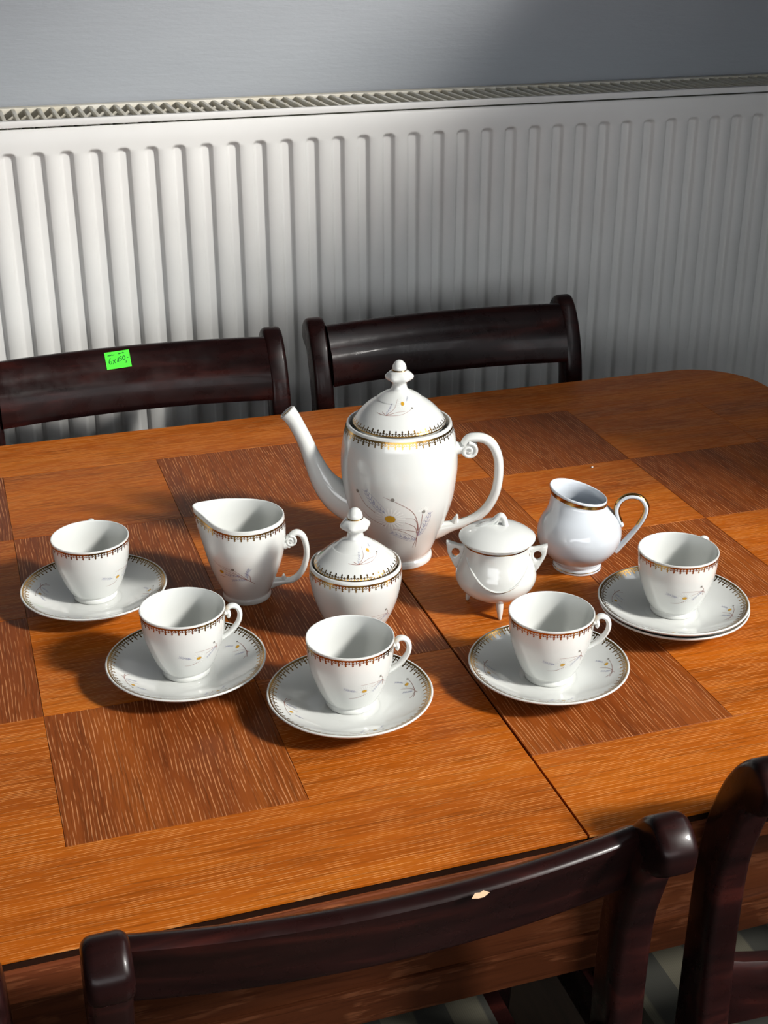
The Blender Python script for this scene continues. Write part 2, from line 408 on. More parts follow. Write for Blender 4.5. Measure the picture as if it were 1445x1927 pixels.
# ------------------------------------------------------------ room
bm = bmesh.new(); box(bm, -3.0, 1.62, -2.0, 2.16, -0.05, 0); struct('floor', bm, FLOOR)
bm = bmesh.new(); box(bm, -3.0, 1.62, 2.16, 2.26, 0, 2.6); struct('wall_back', bm, WALL)
bm = bmesh.new(); box(bm, -3.0, 1.62, -2.0, 2.26, 2.6, 2.7); struct('ceiling', bm, CEIL)
bm = bmesh.new(); box(bm, -3.0, 1.62, -2.12, -2.0, 1.88, 2.6); box(bm, -3.0, 1.62, -2.12, -2.0, 0, 1.0); struct('wall_front_baffle', bm, WALL)  # unseen; its low slot is shaped to keep fill light off the table
bm = bmesh.new(); box(bm, -3.1, -3.0, -2.0, 2.26, 0, 2.6); struct('wall_left', bm, WALL)
# unseen right wall with window; stepped blocks added to cut the daylight
XW = 1.50
bm = bmesh.new()
JY = 0.43
box(bm, XW, XW+0.12, JY, 2.16, 0, T+1.07)
box(bm, XW, XW+0.12, -2.0, JY, 0, T+0.42)
box(bm, XW, XW+0.12, -2.0, -0.85, T+0.42, 2.6); box(bm, XW, XW+0.12, 1.30, 2.16, T+1.02, 2.6)
box(bm, XW, XW+0.12, -0.85, 1.30, T+1.58, 2.6)
struct('wall_right_blocker', bm, WALL)
bm = bmesh.new(); bbox(bm, XW-0.06, XW+0.12, -0.848, JY-.002, T+0.42, T+0.44, 0.004); struct('trim_1', bm, RAD)

# ------------------------------------------------------------ radiator
RX0, RX1, RY = -0.66, 1.44, 2.0
rad = thing('panel_radiator', 'long white fluted panel radiator with a top grille on the grey wall', 'radiator', (0, 0, 0))
PITCH_R, EDGE0 = 0.0402, 0.5225
bm = bmesh.new()
ztop, zbot = T+0.336, 0.20; gt, gb = T+0.304, 0.26          # groove ends
xs = []; k0 = math.floor((RX0+0.03-EDGE0)/PITCH_R)+1
k = k0; offs = (0, .0018, .0036, .0054, .0072, .0112, .0152, .0170, .0188, .0206, .0224)
xs.append(RX0)
while EDGE0 + k*PITCH_R + 0.03 < RX1:
    xs += [EDGE0 + k*PITCH_R + q for q in offs] + [EDGE0 + k*PITCH_R + .0313]; k += 1
xs.append(RX1); kend = k
rows = [ztop-0.0005, ztop-0.0015, ztop-0.004, gt+0.006, gt+0.002]
rows += [gt-q for q in (0, .0012, .0024, .0038, .0052, .0068, .0085, .0105, .013)] + [T+0.2, T, 0.5, gb+.02, gb+.008, gb, gb-.01, zbot]
def groove(x, z):
    u = ((x-EDGE0) % PITCH_R)
    if x < EDGE0+k0*PITCH_R-1e-5 or x > EDGE0+kend*PITCH_R: return 0
    cx, hw = 0.0112, 0.0112; R = 0.0085
    dx = abs(u-cx)-(hw-R); dz = (max(z-(gt-R), (gb+R)-z))
    d = math.hypot(max(dx, 0), max(dz, 0))+min(max(dx, dz), 0)-R if (dx > 0 or dz > 0) else max(dx, dz)-R
    t = min(max(-d/0.0058, 0), 1); return 0.0075*t*t*(3-2*t)
grid = []
for z in rows:
    rr = []
    for x in xs:
        y = RY + groove(x, z)
        if z > ztop-0.001: y += 0.003
        elif z > ztop-0.002: y += 0.001
        rr.append(bm.verts.new((x, y, z)))
    grid.append(rr)
for A, B in zip(grid, grid[1:]):
    for i in range(len(xs)-1): bm.faces.new((A[i], B[i], B[i+1], A[i+1]))
bmesh.ops.recalc_face_normals(bm, faces=bm.faces)
if sum(f.normal.y for f in bm.faces) > 0: bmesh.ops.reverse_faces(bm, faces=bm.faces)
o = obj('front_panel', bm, RAD, rad, smooth=60, recalc=False)
bm = bmesh.new(); box(bm, RX0, RX1, RY+0.009, RY+0.02, 0.2, ztop-0.003); box(bm, RX0, RX1, RY+0.10, RY+0.115, 0.2, ztop-0.003); obj('rear_panel', bm, RAD, rad, smooth=False)
ct = T+0.3475
bm = bmesh.new(); bbox(bm, RX0, RX1, RY-0.0015, RY+0.006, T+0.338, ct, 0.0015); obj('cover_front_lip', bm, RAD, rad)
bm = bmesh.new(); bbox(bm, RX0, RX1, RY+0.128, RY+0.148, T+0.330, ct, 0.0015); obj('cover_back_lip', bm, GRIL, rad)
bm = bmesh.new(); bbox(bm, RX0, RX0+.002, RY, RY+0.148, 0.21, ct, 0.0005); obj('side_cover', bm, RAD, rad)
bm = bmesh.new(); bbox(bm, RX1-.002, RX1, RY, RY+0.148, 0.21, ct, 0.0005); obj('side_cover', bm, RAD, rad)
bm = bmesh.new(); bbox(bm, -0.0028, 0.0028, RY+0.005, RY+0.130, -0.008, -0.001, 0.001); gm = mesh('grille_bar', bm, GRIL)
x = RX0+.02
while x < RX1-.01:
    link('grille_bar', gm, rad, (x, 0, ct)); x += 0.0188
bm = bmesh.new(); bbox(bm, RX0, RX1, RY+0.062, RY+0.068, ct-0.014, ct-0.008, 0.001); obj('grille_runner', bm, GRIL, rad)
# corrugated convector sheet under the grille
bm = bmesh.new(); A = []
x = RX0+.01; i = 0
while x < RX1-.01:
    y0, y1 = (RY+0.022, RY+0.052) if i % 2 else (RY+0.060, RY+0.098)
    A.append((x, RY+(0.024 if i % 2 else 0.096))); x += 0.0094; i += 1
v0 = [(bm.verts.new((a, b, ct-0.016)), bm.verts.new((a, b, ct-0.10))) for a, b in A]
for p, q in zip(v0, v0[1:]): bm.faces.new((p[0], q[0], q[1], p[1]))
o = obj('convector_fins', bm, FIN, rad, smooth=False); sm = o.modifiers.new('solid', 'SOLIDIFY'); sm.thickness = 0.001
for i, xx in enumerate((0.1, 1.1)):
    bm = bmesh.new(); bbox(bm, xx-.02, xx+.02, RY+.115, 2.158, .3, .9, .003); obj('wall_bracket', bm, RAD, rad)

# ------------------------------------------------------------ table
TB = thing('dining_table', 'oak dining table with parquet inlay squares and a seam across the middle', 'table', (0.39, 1.19, 0))
XC, XR, XL, Y0, Y1, RC = 0.3912, 1.0720, -0.6586, 0.7210, 1.6610, 0.095
def TP(x, y): return (x-0.39, y-1.19)
def half_outline(side, ins=0.0):
    """ccw outline of one half of the top; ins shrinks the outside edges"""
    xo = (XR-ins) if side > 0 else (XL+ins); y0, y1 = Y0+ins, Y1-ins; r = RC-ins
    P = []
    if side > 0:
        P += [(XC+.0009, y0)] + [(xo-r+r*math.sin(a), y0+r-r*math.cos(a)) for a in [PI/2*k/10 for k in range(11)]]
        P += [(xo-r+r*math.cos(a), y1-r+r*math.sin(a)) for a in [PI/2*k/10 for k in range(11)]] + [(XC+.0009, y1)]
    else:
        P += [(XC-.0009, y1)] + [(xo+r-r*math.sin(a), y1-r+r*math.cos(a)) for a in [PI/2*k/10 for k in range(11)]]
        P += [(xo+r-r*math.cos(a), y0+r-r*math.sin(a)) for a in [PI/2*k/10 for k in range(11)]] + [(XC-.0009, y0)]
    return [TP(*p) for p in P]
cols = {1: (XC+.0009, 0.577, 0.761, 0.9455), -1: (-0.5315, -0.3470, -0.1625, 0.0225, 0.2060, XC-.0009)}
rws = (0.829, 1.010, 1.191, 1.373, 1.554)
GAP = 0.00018
def tile(leaf_, name, P, m):
    bm = bmesh.new(); slab(bm, P, [(T-0.0022, 0), (T-0.0002, 0), (T, 0.0002)]); obj(name, bm, m, leaf_, smooth=False)
for side in (1, -1):
    bm = bmesh.new(); rings = []
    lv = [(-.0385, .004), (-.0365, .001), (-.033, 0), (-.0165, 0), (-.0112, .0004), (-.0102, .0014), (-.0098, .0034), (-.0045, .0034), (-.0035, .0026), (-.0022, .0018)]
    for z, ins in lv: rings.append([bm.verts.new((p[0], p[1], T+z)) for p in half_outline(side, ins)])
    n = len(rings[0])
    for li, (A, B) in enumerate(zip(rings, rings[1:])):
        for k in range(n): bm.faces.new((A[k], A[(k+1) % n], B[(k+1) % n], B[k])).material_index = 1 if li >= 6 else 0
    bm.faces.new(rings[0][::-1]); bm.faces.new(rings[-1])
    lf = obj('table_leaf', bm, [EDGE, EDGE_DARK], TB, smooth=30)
    cs = cols[side]
    for i in range(len(cs)-1):
        for j in range(4):
            xa, xb, ya, yb = cs[i]+GAP, cs[i+1]-GAP, rws[j]+GAP, rws[j+1]-GAP
            ii = i if side > 0 else i+1
            m = OAKY if (ii+j) % 2 == 0 else OAKX
            tile(lf, 'veneer_square', [TP(xa, ya), TP(xb, ya), TP(xb, yb), TP(xa, yb)], m)
    ho = half_outline(side, 0.0012)
    near = [p for p in ho if p[1] < rws[0]-1.19]; far = [p for p in ho if p[1] > rws[4]-1.19]
    ya, yb = rws[0]-GAP-1.19, rws[4]+GAP-1.19
    if side > 0:
        nb = near + [(near[-1][0], ya), (near[0][0], ya)]
        fb = [(far[-1][0], yb), (far[0][0], yb)] + far
        en = [TP(cs[3]+GAP, rws[0]+GAP), TP(XR-.0012, rws[0]+GAP), TP(XR-.0012, rws[4]-GAP), TP(cs[3]+GAP, rws[4]-GAP)]
    else:
        nb = near + [(near[-1][0], ya), (near[0][0], ya)]
        fb = far + [(far[-1][0], yb), (far[0][0], yb)]
        en = [TP(XL+.0012, rws[0]+GAP), TP(cs[0]-GAP, rws[0]+GAP), TP(cs[0]-GAP, rws[4]-GAP), TP(XL+.0012, rws[4]-GAP)]
    tile(lf, 'border_board', nb, OAKX); tile(lf, 'border_board', fb, OAKX); tile(lf, 'border_board', en, OAKX)
# apron with a moulding line, legs
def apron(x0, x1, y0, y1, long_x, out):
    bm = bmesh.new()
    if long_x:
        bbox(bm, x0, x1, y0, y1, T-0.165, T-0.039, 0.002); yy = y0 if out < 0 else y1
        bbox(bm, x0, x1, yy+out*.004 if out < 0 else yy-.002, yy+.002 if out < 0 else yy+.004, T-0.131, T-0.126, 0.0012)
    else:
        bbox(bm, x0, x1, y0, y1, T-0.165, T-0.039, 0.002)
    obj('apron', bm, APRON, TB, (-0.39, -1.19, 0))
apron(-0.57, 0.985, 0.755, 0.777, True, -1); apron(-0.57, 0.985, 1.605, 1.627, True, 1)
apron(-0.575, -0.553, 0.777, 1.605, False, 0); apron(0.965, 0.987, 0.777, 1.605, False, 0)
for lx in (-0.53, 0.94):
    for ly in (0.80, 1.58):
        bm = bmesh.new(); sq = [(-.032, -.032), (.032, -.032), (.032, .032), (-.032, .032)]
        t = bmesh.new(); slab(t, sq, [(0, .012), (.02, .010), (T-.2, 0), (T-.04, 0)]); bmesh.ops.bevel(t, geom=list(t.edges), offset=.003, segments=2, affect='EDGES')
        obj('leg', t, EDGE, TB, (lx-.39, ly-1.19, 0)); bm.free()

# ------------------------------------------------------------ chairs
CW, PW = 0.414, 0.028            # outer width, post width
YS = 0.90                        # seat centre in the profile frame
front = [(.665, -.75), (.695, -.62), (.717, -.45), (.7225, -.30), (.7205, -.21), (.7191, -.125), (.7175, -.0555), (.7129, -.0129), (.7059, .0176), (.6951, .0471), (.6833, .0677), (.6740, .0789), (.6660, .0855), (.6600, .0880), (.6534, .0878), (.6451, .0827), (.6385, .0750), (.6367, .0681), (.6375, .0600), (.6400, .0545), (.6486, .0475), (.6560, .0445), (.6625, .0400), (.6660, .0296), (.6731, .0063), (.6809, -.0262), (.6833, -.0904), (.6815, -.145), (.6785, -.20), (.6720, -.30), (.658, -.45), (.633, -.62), (.600, -.75)]
P = crom([(a, b) for a, b in front], 3)
prof = [(a-YS, b+T) for a, b in P]
def area(p): return sum(p[i][0]*p[(i+1) % len(p)][1]-p[(i+1) % len(p)][0]*p[i][1] for i in range(len(p)))
if area(prof) < 0: prof = prof[::-1]
bm = bmesh.new(); slab(bm, prof, [(0, .0055), (.0012, .0028), (.0035, .0008), (.0065, 0), (PW-.0065, 0), (PW-.0035, .0008), (PW-.0012, .0028), (PW, .0055)], axis='x')
post_me = mesh('back_post', bm, MAHO)
rs = crom([(.7125, .004), (.7105, .018), (.7060, .034), (.6975, .051), (.6880, .0625), (.6800, .0680)], 3)
rs += crom([(.6770, .0690), (.6705, .0680), (.6680, .0655)], 2) + crom([(.6690, .0610), (.6750, .0440), (.6800, .0280), (.6825, .0140)], 3) + [(.6850, .0115), (.7105, .0005)]
def bowed(section, x0, x1, bow, nx=22, zfun=None):
    bm = bmesh.new(); rings = []
    for i in range(nx+1):
        u = i/nx; x = x0+(x1-x0)*u; d = -bow*(1-(2*u-1)**2)
        rings.append([bm.verts.new((x, y-YS+d, z+T+(zfun(u, z) if zfun else 0))) for y, z in section])
    n = len(section)
    for A, B in zip(rings, rings[1:]):
        for k in range(n): bm.faces.new((A[k], A[(k+1) % n], B[(k+1) % n], B[k]))
    bm.faces.new(rings[0]); bm.faces.new(rings[-1][::-1]); return bm
cs_ = [(.7130, -.195), (.7125, -.16), (.7120, -.135), (.7080, -.130), (.6960, -.130), (.6925, -.134), (.6920, -.165), (.6925, -.195)]
RAILS = {}
for W in (.391, .414):
    inner = W/2-PW+0.001
    rsw = rs if W < .4 else [(y-(.004 if z > .04 else 0), z*1.15+(.0005 if z > .06 else 0)) for y, z in rs]
    RAILS[W] = (mesh('top_rail', bowed(rsw, -inner, inner, 0.018), MAHO), mesh('cross_rail', bowed(cs_, -inner, inner, 0.014, 22, lambda u, z: (-0.012*math.sin(PI*u)**.7 if z > -.15 else 0.012*math.sin(PI*u))), MAHO))
bm = bmesh.new()
bbox(bm, -.165, .165, -.195, -.170, .385, .440, .004); bbox(bm, -.19, .19, .185, .21, .385, .440, .004)
bbox(bm, -.188, -.168, -.20, .185, .385, .440, .004); bbox(bm, .168, .188, -.20, .185, .385, .440, .004)
frame_me = mesh('seat_frame', bm, MAHO)
bm = bmesh.new(); bbox(bm, -.167, .167, -.169, .184, .425, .462, .014); seat_me = mesh('seat_cushion', bm, SEAT)
bm = bmesh.new(); fl = [(.19, .44), (.215, .44), (.222, .30), (.238, .12), (.262, 0), (.240, 0), (.212, .12), (.190, .30)]
slab(bm, crom(fl[::-1], 4, True), [(0, .003), (.003, 0), (.023, 0), (.026, .003)], axis='x'); leg_me = mesh('front_leg', bm, MAHO)
def chair(label, cx, cy, rz, group):
    CW = .391 if rz == 0 else .414; rail_me, cross_me = RAILS[CW]
    t = thing('dining_chair', label, 'chair', (cx, cy, 0), rz, group)
    link('back_post', post_me, t, (-CW/2, 0, 0)); link('back_post', post_me, t, (CW/2-PW, 0, 0))
    link('top_rail', rail_me, t); link('cross_rail', cross_me, t); link('seat_frame', frame_me, t); link('seat_cushion', seat_me, t)
    link('front_leg', leg_me, t, (-.190, 0, 0)); link('front_leg', leg_me, t, (.164, 0, 0))
    return t
NG, FG = 'dark mahogany chairs along the near side of the table', 'dark mahogany chairs between table and radiator'
c1 = chair('dark mahogany dining chair, middle one on the near side, with chipped top rail', 0.2133, YS-0.035, 0, NG)
chair('dark mahogany dining chair at the lower right corner of the photo', 0.479+.391/2, YS, 0, NG)
chair('dark mahogany dining chair of which only a sliver shows at the lower left edge', -0.0262-.391/2, YS-0.035, 0, NG)
chair('dark mahogany dining chair by the radiator behind the coffee pot', 0.668, 1.552, PI, FG)
c5 = chair('dark mahogany dining chair by the radiator with a green note on its rail', 0.213, 1.527, PI, FG)
# chipped spot on the near chair
bm = bmesh.new()
chip = [(-.006, -.0010), (-.003, .0016), (.001, .0010), (.004, .0022), (.007, .0004), (.003, -.0014), (-.002, -.0016)]
slab(bm, [(p[0]*.75, p[1]*.75) for p in chip], [(0, .0005), (.0006, 0), (.0010, .0007)]); obj('chipped_spot', bm, CHIP, c1, (0.045, .6620-YS-.0170, T+.0700), (0.45, 0, 0), smooth=False)

# price note on the far left chair rail
NX, NY, NZ = 0.1922, 1.7546, T+0.0675
note = thing('price_note', 'small fluorescent green paper note with handwriting stuck on the left far chair rail', 'note', (NX, NY, NZ))
note.rotation_euler = (math.radians(-36), math.radians(-4), math.radians(-3))
bm = bmesh.new(); bbox(bm, -.0165, .0165, -.0003, 0.0001, -.0120, .0120, .0001); obj('paper', bm, NOTE, note, smooth=False)
bm = bmesh.new()
def pen(P, w=.0011):
    Q = crom(P, 4) if len(P) > 2 else P
    pr = None
    for i, (x, z) in enumerate(Q):
        a, b = Q[max(i-1, 0)], Q[min(i+1, len(Q)-1)]; dx, dz = b[0]-a[0], b[1]-a[1]; l = math.hypot(dx, dz) or 1
        n = (-dz/l*w/2, dx/l*w/2); c = (bm.verts.new((x+n[0], -.00045, z+n[1])), bm.verts.new((x-n[0], -.00045, z-n[1])))
        if pr: bm.faces.new((pr[0], pr[1], c[1], c[0]))
        pr = c
def mm(P, ox, oz, s=.001): return [(ox+x*s, oz+z*s) for x, z in P]
pen(mm([(3.2, 8.5), (1.2, 5.5), (.3, 2.2), (1.6, .2), (3.6, 1.0), (3.5, 3.0), (1.6, 3.2), (.5, 2.0)], -.0125, -.0050))     # 6
pen(mm([(0, 4.5), (3.2, -.5)], -.0068, -.0040)); pen(mm([(3.5, 5), (-.6, -1.5)], -.0068, -.0040))                         # x
pen(mm([(0, 0), (2.0, 5.8), (1.8, 3), (1.6, -.2)], -.0012, -.0030))                                                      # 1
pen(mm([(3.6, 6.6), (1.2, 6.0), (.8, 4.0), (2.6, 3.6), (3.0, 1.6), (.6, .6)], .0018, -.0025))                             # 5
pen(mm([(1.8, 6.4), (.2, 4.6), (.6, 1.6), (2.4, 1.2), (3.6, 3.6), (3.0, 6.0), (1.8, 6.4)], .0062, -.0022))                # 0
pen(mm([(0, 0), (.6, -1.0), (-.4, -3.0)], .0100, -.0030)); pen(mm([(0, 0), (2.2, .4)], .0122, .0010))
pen(mm([(0, 0), (1, 1.4), (1.8, 0), (2.8, 1.4), (3.8, .2), (5.0, 1.4), (6.2, .4), (8.2, 1.0), (9.0, .6)], -.0125, .0065), .0009)
pen(mm([(0, 0), (.6, 1.8), (1.6, .2), (2.4, 1.6), (3.0, .4)], .0020, .0072), .0009); pen(mm([(0, 0), (.8, 1.6), (1.6, .2), (2.6, 1.2)], .0068, .0078), .0009)
obj('handwriting', bm, INK, note, smooth=False, recalc=False)

# ------------------------------------------------------------ porcelain
def D(P, n=5): return crom(P, n)
# --- cup
cup_out = D([(0.0, .0030), (.0165, .0030)], 1) + D([(.0185, .0006), (.0195, 0), (.0208, 0), (.0215, .0012), (.0214, .0034), (.0209, .0048), (.0210, .0056)], 3) + D([(.0217, .0062), (.0240, .0083), (.0280, .0165), (.0324, .0290), (.0349, .0385), (.0363, .0480), (.0369, .0570), (.0373, .0632)], 6)
cup_in = D([(.0371, .0639), (.0365, .0640), (.0359, .0632), (.0354, .0570), (.0345, .0480), (.0330, .0385), (.0305, .0290), (.0262, .0172), (.0215, .0100), (.0150, .0065), (0, .0060)], 4)
bm = bmesh.new(); revolve(bm, cup_out+cup_in, 80); cup_me = mesh('body', bm, PORC)
cup_skin = Surf([p for p in cup_out if p[1] > .0063 and p[0] > .0216][::-1], out=-1)
bm = bmesh.new(); lace(bm, cup_skin, .0008, .0015, .0050, 40); cup_gold = mesh('gilt_border', bm, GOLD, smooth=False, recalc=False)
bm = bmesh.new(); spray_cup(bm, cup_skin, 0, .0290, 1.10); cup_spray = mesh('printed_spray', bm, PRINT, smooth=False, recalc=False)
hd = [(.0392, .0500), (.0402, .0524), (.0392, .0550), (.0388, .0574), (.0410, .0598), (.0448, .0600), (.0482, .0574), (.0497, .0515), (.0482, .0448), (.0440, .0384), (.0388, .0332), (.0320, .0285)]
bm = bmesh.new(); sweep(bm, [(a, 0, b, .0023 if i > 1 else .0018, .0034) for i, (a, b) in enumerate(hd)], 12, 5)
sweep(bm, [(.0366, 0, .0548, .0030, .0036), (.0380, 0, .0548, .0027, .0035), (.0395, 0, .0552, .0021, .0032)], 12, 3)
cup_handle = mesh('handle', bm, PORC)
# --- saucer
sau_bot = D([(0, .0035), (.028, .0035)], 1) + D([(.0300, .0010), (.0310, 0), (.0330, 0), (.0342, .0012), (.0348, .0035)], 2) + D([(.0360, .0046), (.0450, .0068), (.0560, .0112), (.0650, .0160), (.0692, .0186), (.0703, .0196)], 4)
sau_top = D([(.0705, .0204), (.0700, .0210), (.0690, .0210), (.0650, .0188), (.0560, .0140), (.0450, .0096), (.0350, .0071), (.0260, .0062), (.0235, .0060), (0, .0060)], 4)
bm = bmesh.new(); revolve(bm, sau_bot+sau_top, 96); sau_me = mesh('body', bm, PORC)
sau_skin = Surf([p for p in sau_top if p[0] > .02 and p[0] < .0697], out=1)
bm = bmesh.new(); lace(bm, sau_skin, .0008, .0016, .0062, 72); sau_gold = mesh('gilt_border', bm, GOLD, smooth=False, recalc=False)
bm = bmesh.new()
spray_saucer(bm, sau_skin, 0, .0185, 0.88)
sau_spray = mesh('printed_spray', bm, PRINT, smooth=False, recalc=False)
CG, SG = 'porcelain coffee cups with gilt lace rims', 'porcelain saucers with gilt lace rims'
def cup(x, y, z, hz, spr, label):
    t = thing('coffee_cup', label, 'cup', (x, y, T+z), hz, CG)
    link('body', cup_me, t); link('gilt_border', cup_gold, t); link('handle', cup_handle, t); link('printed_spray', cup_spray, t, rot=(0, 0, spr-hz))
def saucer(x, y, z, rz, label):
    t = thing('saucer', label, 'saucer', (x, y, T+z), rz, SG)
    link('body', sau_me, t); link('gilt_border', sau_gold, t); [link('printed_spray', sau_spray, t, rot=(0, 0, k*PI/2)) for k in range(4)]
R_ = math.radians
saucer(.0895, 1.1995, 0, R_(-104), 'gilt-edged saucer under the leftmost cup, with no handle in view')
saucer(.1498, 1.0340, 0, R_(-70), 'gilt-edged saucer second from the left, in front of the milk jug')
saucer(.2720, .9380, 0, R_(-84), 'gilt-edged saucer nearest to the near edge of the table')
saucer(.4515, .9300, 0, R_(-100), 'gilt-edged saucer lying across the seam of the table')
saucer(.6090, .9915, 0, R_(10), 'lower saucer of the stack of two under the rightmost cup')
saucer(.6050, .9870, .0078, R_(-118), 'upper saucer of the stack of two under the rightmost cup')
cup(.0905, 1.2065, .0061, R_(82), R_(-20), 'leftmost coffee cup, its handle hidden behind it')
cup(.1500, 1.0370, .0061, R_(-6), R_(-47), 'coffee cup second from the left, in front of the milk jug')
cup(.2740, .9425, .0061, R_(-13), R_(-55), 'coffee cup in the front centre, before the sugar bowl')
cup(.4520, .9300, .0061, R_(-21), R_(-64), 'coffee cup on the saucer beside the table seam, before the cauldron pot')
cup(.6080, .9905, .0139, R_(28), R_(-73), 'rightmost coffee cup standing on two stacked saucers')

# --- coffee pot
def knob(z0):
    return [(.0082, z0), (.0072, z0+.0045), (.0085, z0+.0070), (.0125, z0+.0095), (.0136, z0+.0115), (.0132, z0+.0135), (.0105, z0+.0165), (.0078, z0+.0180), (.0068, z0+.0188), (.0071, z0+.0205), (.0066, z0+.0232), (.0052, z0+.0260), (.0028, z0+.0282), (0, z0+.0290)]
def knob_warp(z0):
    def f(a, r, z):
        t = z-z0
        if .0072 < t < .0172 and r > .008: r *= 1+.055*math.cos(6*a)*math.sin(PI*(t-.0072)/.010)
        return r, z
    return f
PA = math.atan2(1.207, .4057)-PI/2               # image-right direction at the pot (azimuth)
pot = thing('coffee_pot', 'tall white porcelain coffee pot with long spout, gilt rim and daisy print', 'coffee pot', (.4057, 1.2071, T), PA, None)
po = D([(0, .0030), (.0290, .0030)], 1) + D([(.0305, .0006), (.0315, 0), (.0338, 0), (.0346, .0015), (.0346, .0046), (.0336, .0066), (.0326, .0078), (.0330, .0092)], 3) + D([(.0335, .0105), (.0363, .0165), (.0415, .0300), (.0490, .0480), (.0550, .0670), (.0580, .0850), (.0597, .1030), (.0592, .1210), (.0568, .1370), (.0546, .1455), (.0532, .1500)], 6)
pi_ = D([(.0528, .1512), (.0518, .1518), (.0505, .1515), (.0495, .1500), (.0488, .1480), (.0480, .1440)], 3) + D([(.0500, .1300), (.0540, .1030), (.0480, .0670), (.0380, .0350), (.0270, .0120), (0, .0080)], 4)
bm = bmesh.new(); revolve(bm, po+pi_, 96); obj('body', bm, PORC, pot)
psk = Surf([p for p in po if p[1] > .0100 and p[0] > .0333][::-1], out=-1)
bm = bmesh.new(); lace(bm, psk, .0012, .0019, .0056, 50); obj('gilt_border', bm, GOLD, pot, smooth=False, recalc=False)
bm = bmesh.new(); spray_pot(bm, psk, -PI/2+.40, psk.L[-1]-.0345); obj('printed_spray', bm, PRINT, pot, smooth=False, recalc=False)
sx = lambda x: (x-751)/1865.0
sz = lambda y: (1045.5-y)/1702.0
bm = bmesh.new()
spt = [(541, 772, .0092, .0088), (549, 781, .0083, .0080), (559, 797, .0078, .0078), (573, 825, .0080, .0082), (588, 862, .0097, .0094), (607, 900, .0132, .0118), (633, 927, .0180, .0150), (668, 944, .0225, .0190), (700, 955, .0240, .0200)]
Pp = [(sx(a), 0, sz(b), c, d) for a, b, c, d in spt]
# open spout end: outer sweep, rolled lip and a short inner bore
Q = [(q[0], 0, q[2], q[3], q[4]) for q in Pp]
sweep(bm, Q[::-1], 20, 6, cap=False)
tip = Vector((Pp[0][0], 0, Pp[0][2])); dirn = (Vector((Pp[0][0], 0, Pp[0][2]))-Vector((Pp[1][0], 0, Pp[1][2]))).normalized()
obj('spout', bm, PORC, pot)
bm = bmesh.new(); sweep(bm, [(q[0]-q[3]*.10, 0, q[2]-q[3]*.06, q[3]*.94, .0012) for q in Pp[:5]], 10, 5); obj('gilt_line', bm, GOLD, pot)
bm = bmesh.new(); e = [tip+dirn*0, tip+dirn*.0008, tip+dirn*.0002, tip-dirn*.020]
rr = [(.0086, .0086), (.0078, .0078), (.0066, .0066), (.0050, .0050)]; rings = []
tl = Vector((0.35, 0, 0.25))*0.0
nrm = Vector((0, 1, 0)); side = dirn.cross(nrm).normalized()
for c, (a, b) in zip(e, rr): rings.append([bm.verts.new(c+side*a*math.cos(2*PI*k/20)+nrm*b*math.sin(2*PI*k/20)) for k in range(20)])
for A, B in zip(rings, rings[1:]):
    for k in range(20): bm.faces.new((A[k], A[(k+1) % 20], B[(k+1) % 20], B[k]))
bm.faces.new(rings[-1]); obj('spout_lip', bm, PORC, pot)
bm = bmesh.new()
hp = [(886, 845, .0022), (890, 839, .0026), (885, 833, .0028), (878, 838, .0028), (878, 848, .0030), (887, 853, .0028), (895, 847, .0028), (894, 836, .0032), (884, 826, .0036), (880, 819, .0038), (893, 815, .0038), (912, 817, .0038), (929, 829, .0036), (941, 855, .0036), (943.5, 888, .0036), (938, 922, .0036), (922, 952, .0036), (900, 972, .0038), (872, 981, .0040), (850, 986, .0048), (826, 994, .0070)]
hp = [(884, 843, .0020), (888, 841, .0024), (889, 835, .0027), (883, 831, .0029), (876, 835, .0030), (874, 843, .0032), (873, 829, .0036), (880, 820, .0038), (893, 817.5, .0048), (912, 820, .0050), (928, 832, .0050), (939, 856, .0049), (941, 888, .0049), (935.5, 922, .0049), (920, 951, .0050), (898, 970, .0051), (872, 981, .0050), (850, 987, .0062), (828, 994, .0088), (812, 999, .0095)]
sweep(bm, [(sx(a), 0, sz(b), c, .0064) for a, b, c in hp[6:]], 14, 5)
obj('handle', bm, PORC, pot)
def scroll(bm, cx, cz, R, depth):
    """snail curl seen from both sides: thin disc with a raised spiral"""
    n = 28
    for sgn in (1, -1):
        rings = []
        for rr_, dy in ((R*.92, 0), (R*.92, depth*.60), (R*.85, depth*.70), (R*.2, depth*.72)):
            rings.append([bm.verts.new((cx+rr_*math.cos(2*PI*k/n), sgn*dy, cz+rr_*math.sin(2*PI*k/n))) for k in range(n)])
        for A, B in zip(rings, rings[1:]):
            for k in range(n): bm.faces.new((A[k], A[(k+1) % n], B[(k+1) % n], B[k]))
        bm.faces.new(rings[-1])
        P = []
        for k in range(17):
            t = k/16; ph = 1.5+t*3.3*PI; ro = R*(.90*(1-t)+.08); q = R*(.22-.06*t)
            P.append((cx-ro*math.cos(ph), sgn*depth*(.66+.12*t), cz+ro*math.sin(ph), q, q*1.1))
        sweep(bm, P, 10, 3)
bm = bmesh.new(); scroll(bm, sx(883), sz(840), .0088, .0072)
sweep(bm, [(sx(852), 0, sz(838), .0085, .0065), (sx(864), 0, sz(838), .0065, .0055), (sx(880), 0, sz(838), .0055, .005)], 14, 4)
sweep(bm, [(sx(860), 0, sz(984), .0065, .0055), (sx(861), 0, sz(974), .0035, .0050), (sx(864), 0, sz(966), .0012, .0040)], 10, 3)
obj('handle_scroll', bm, PORC, pot)
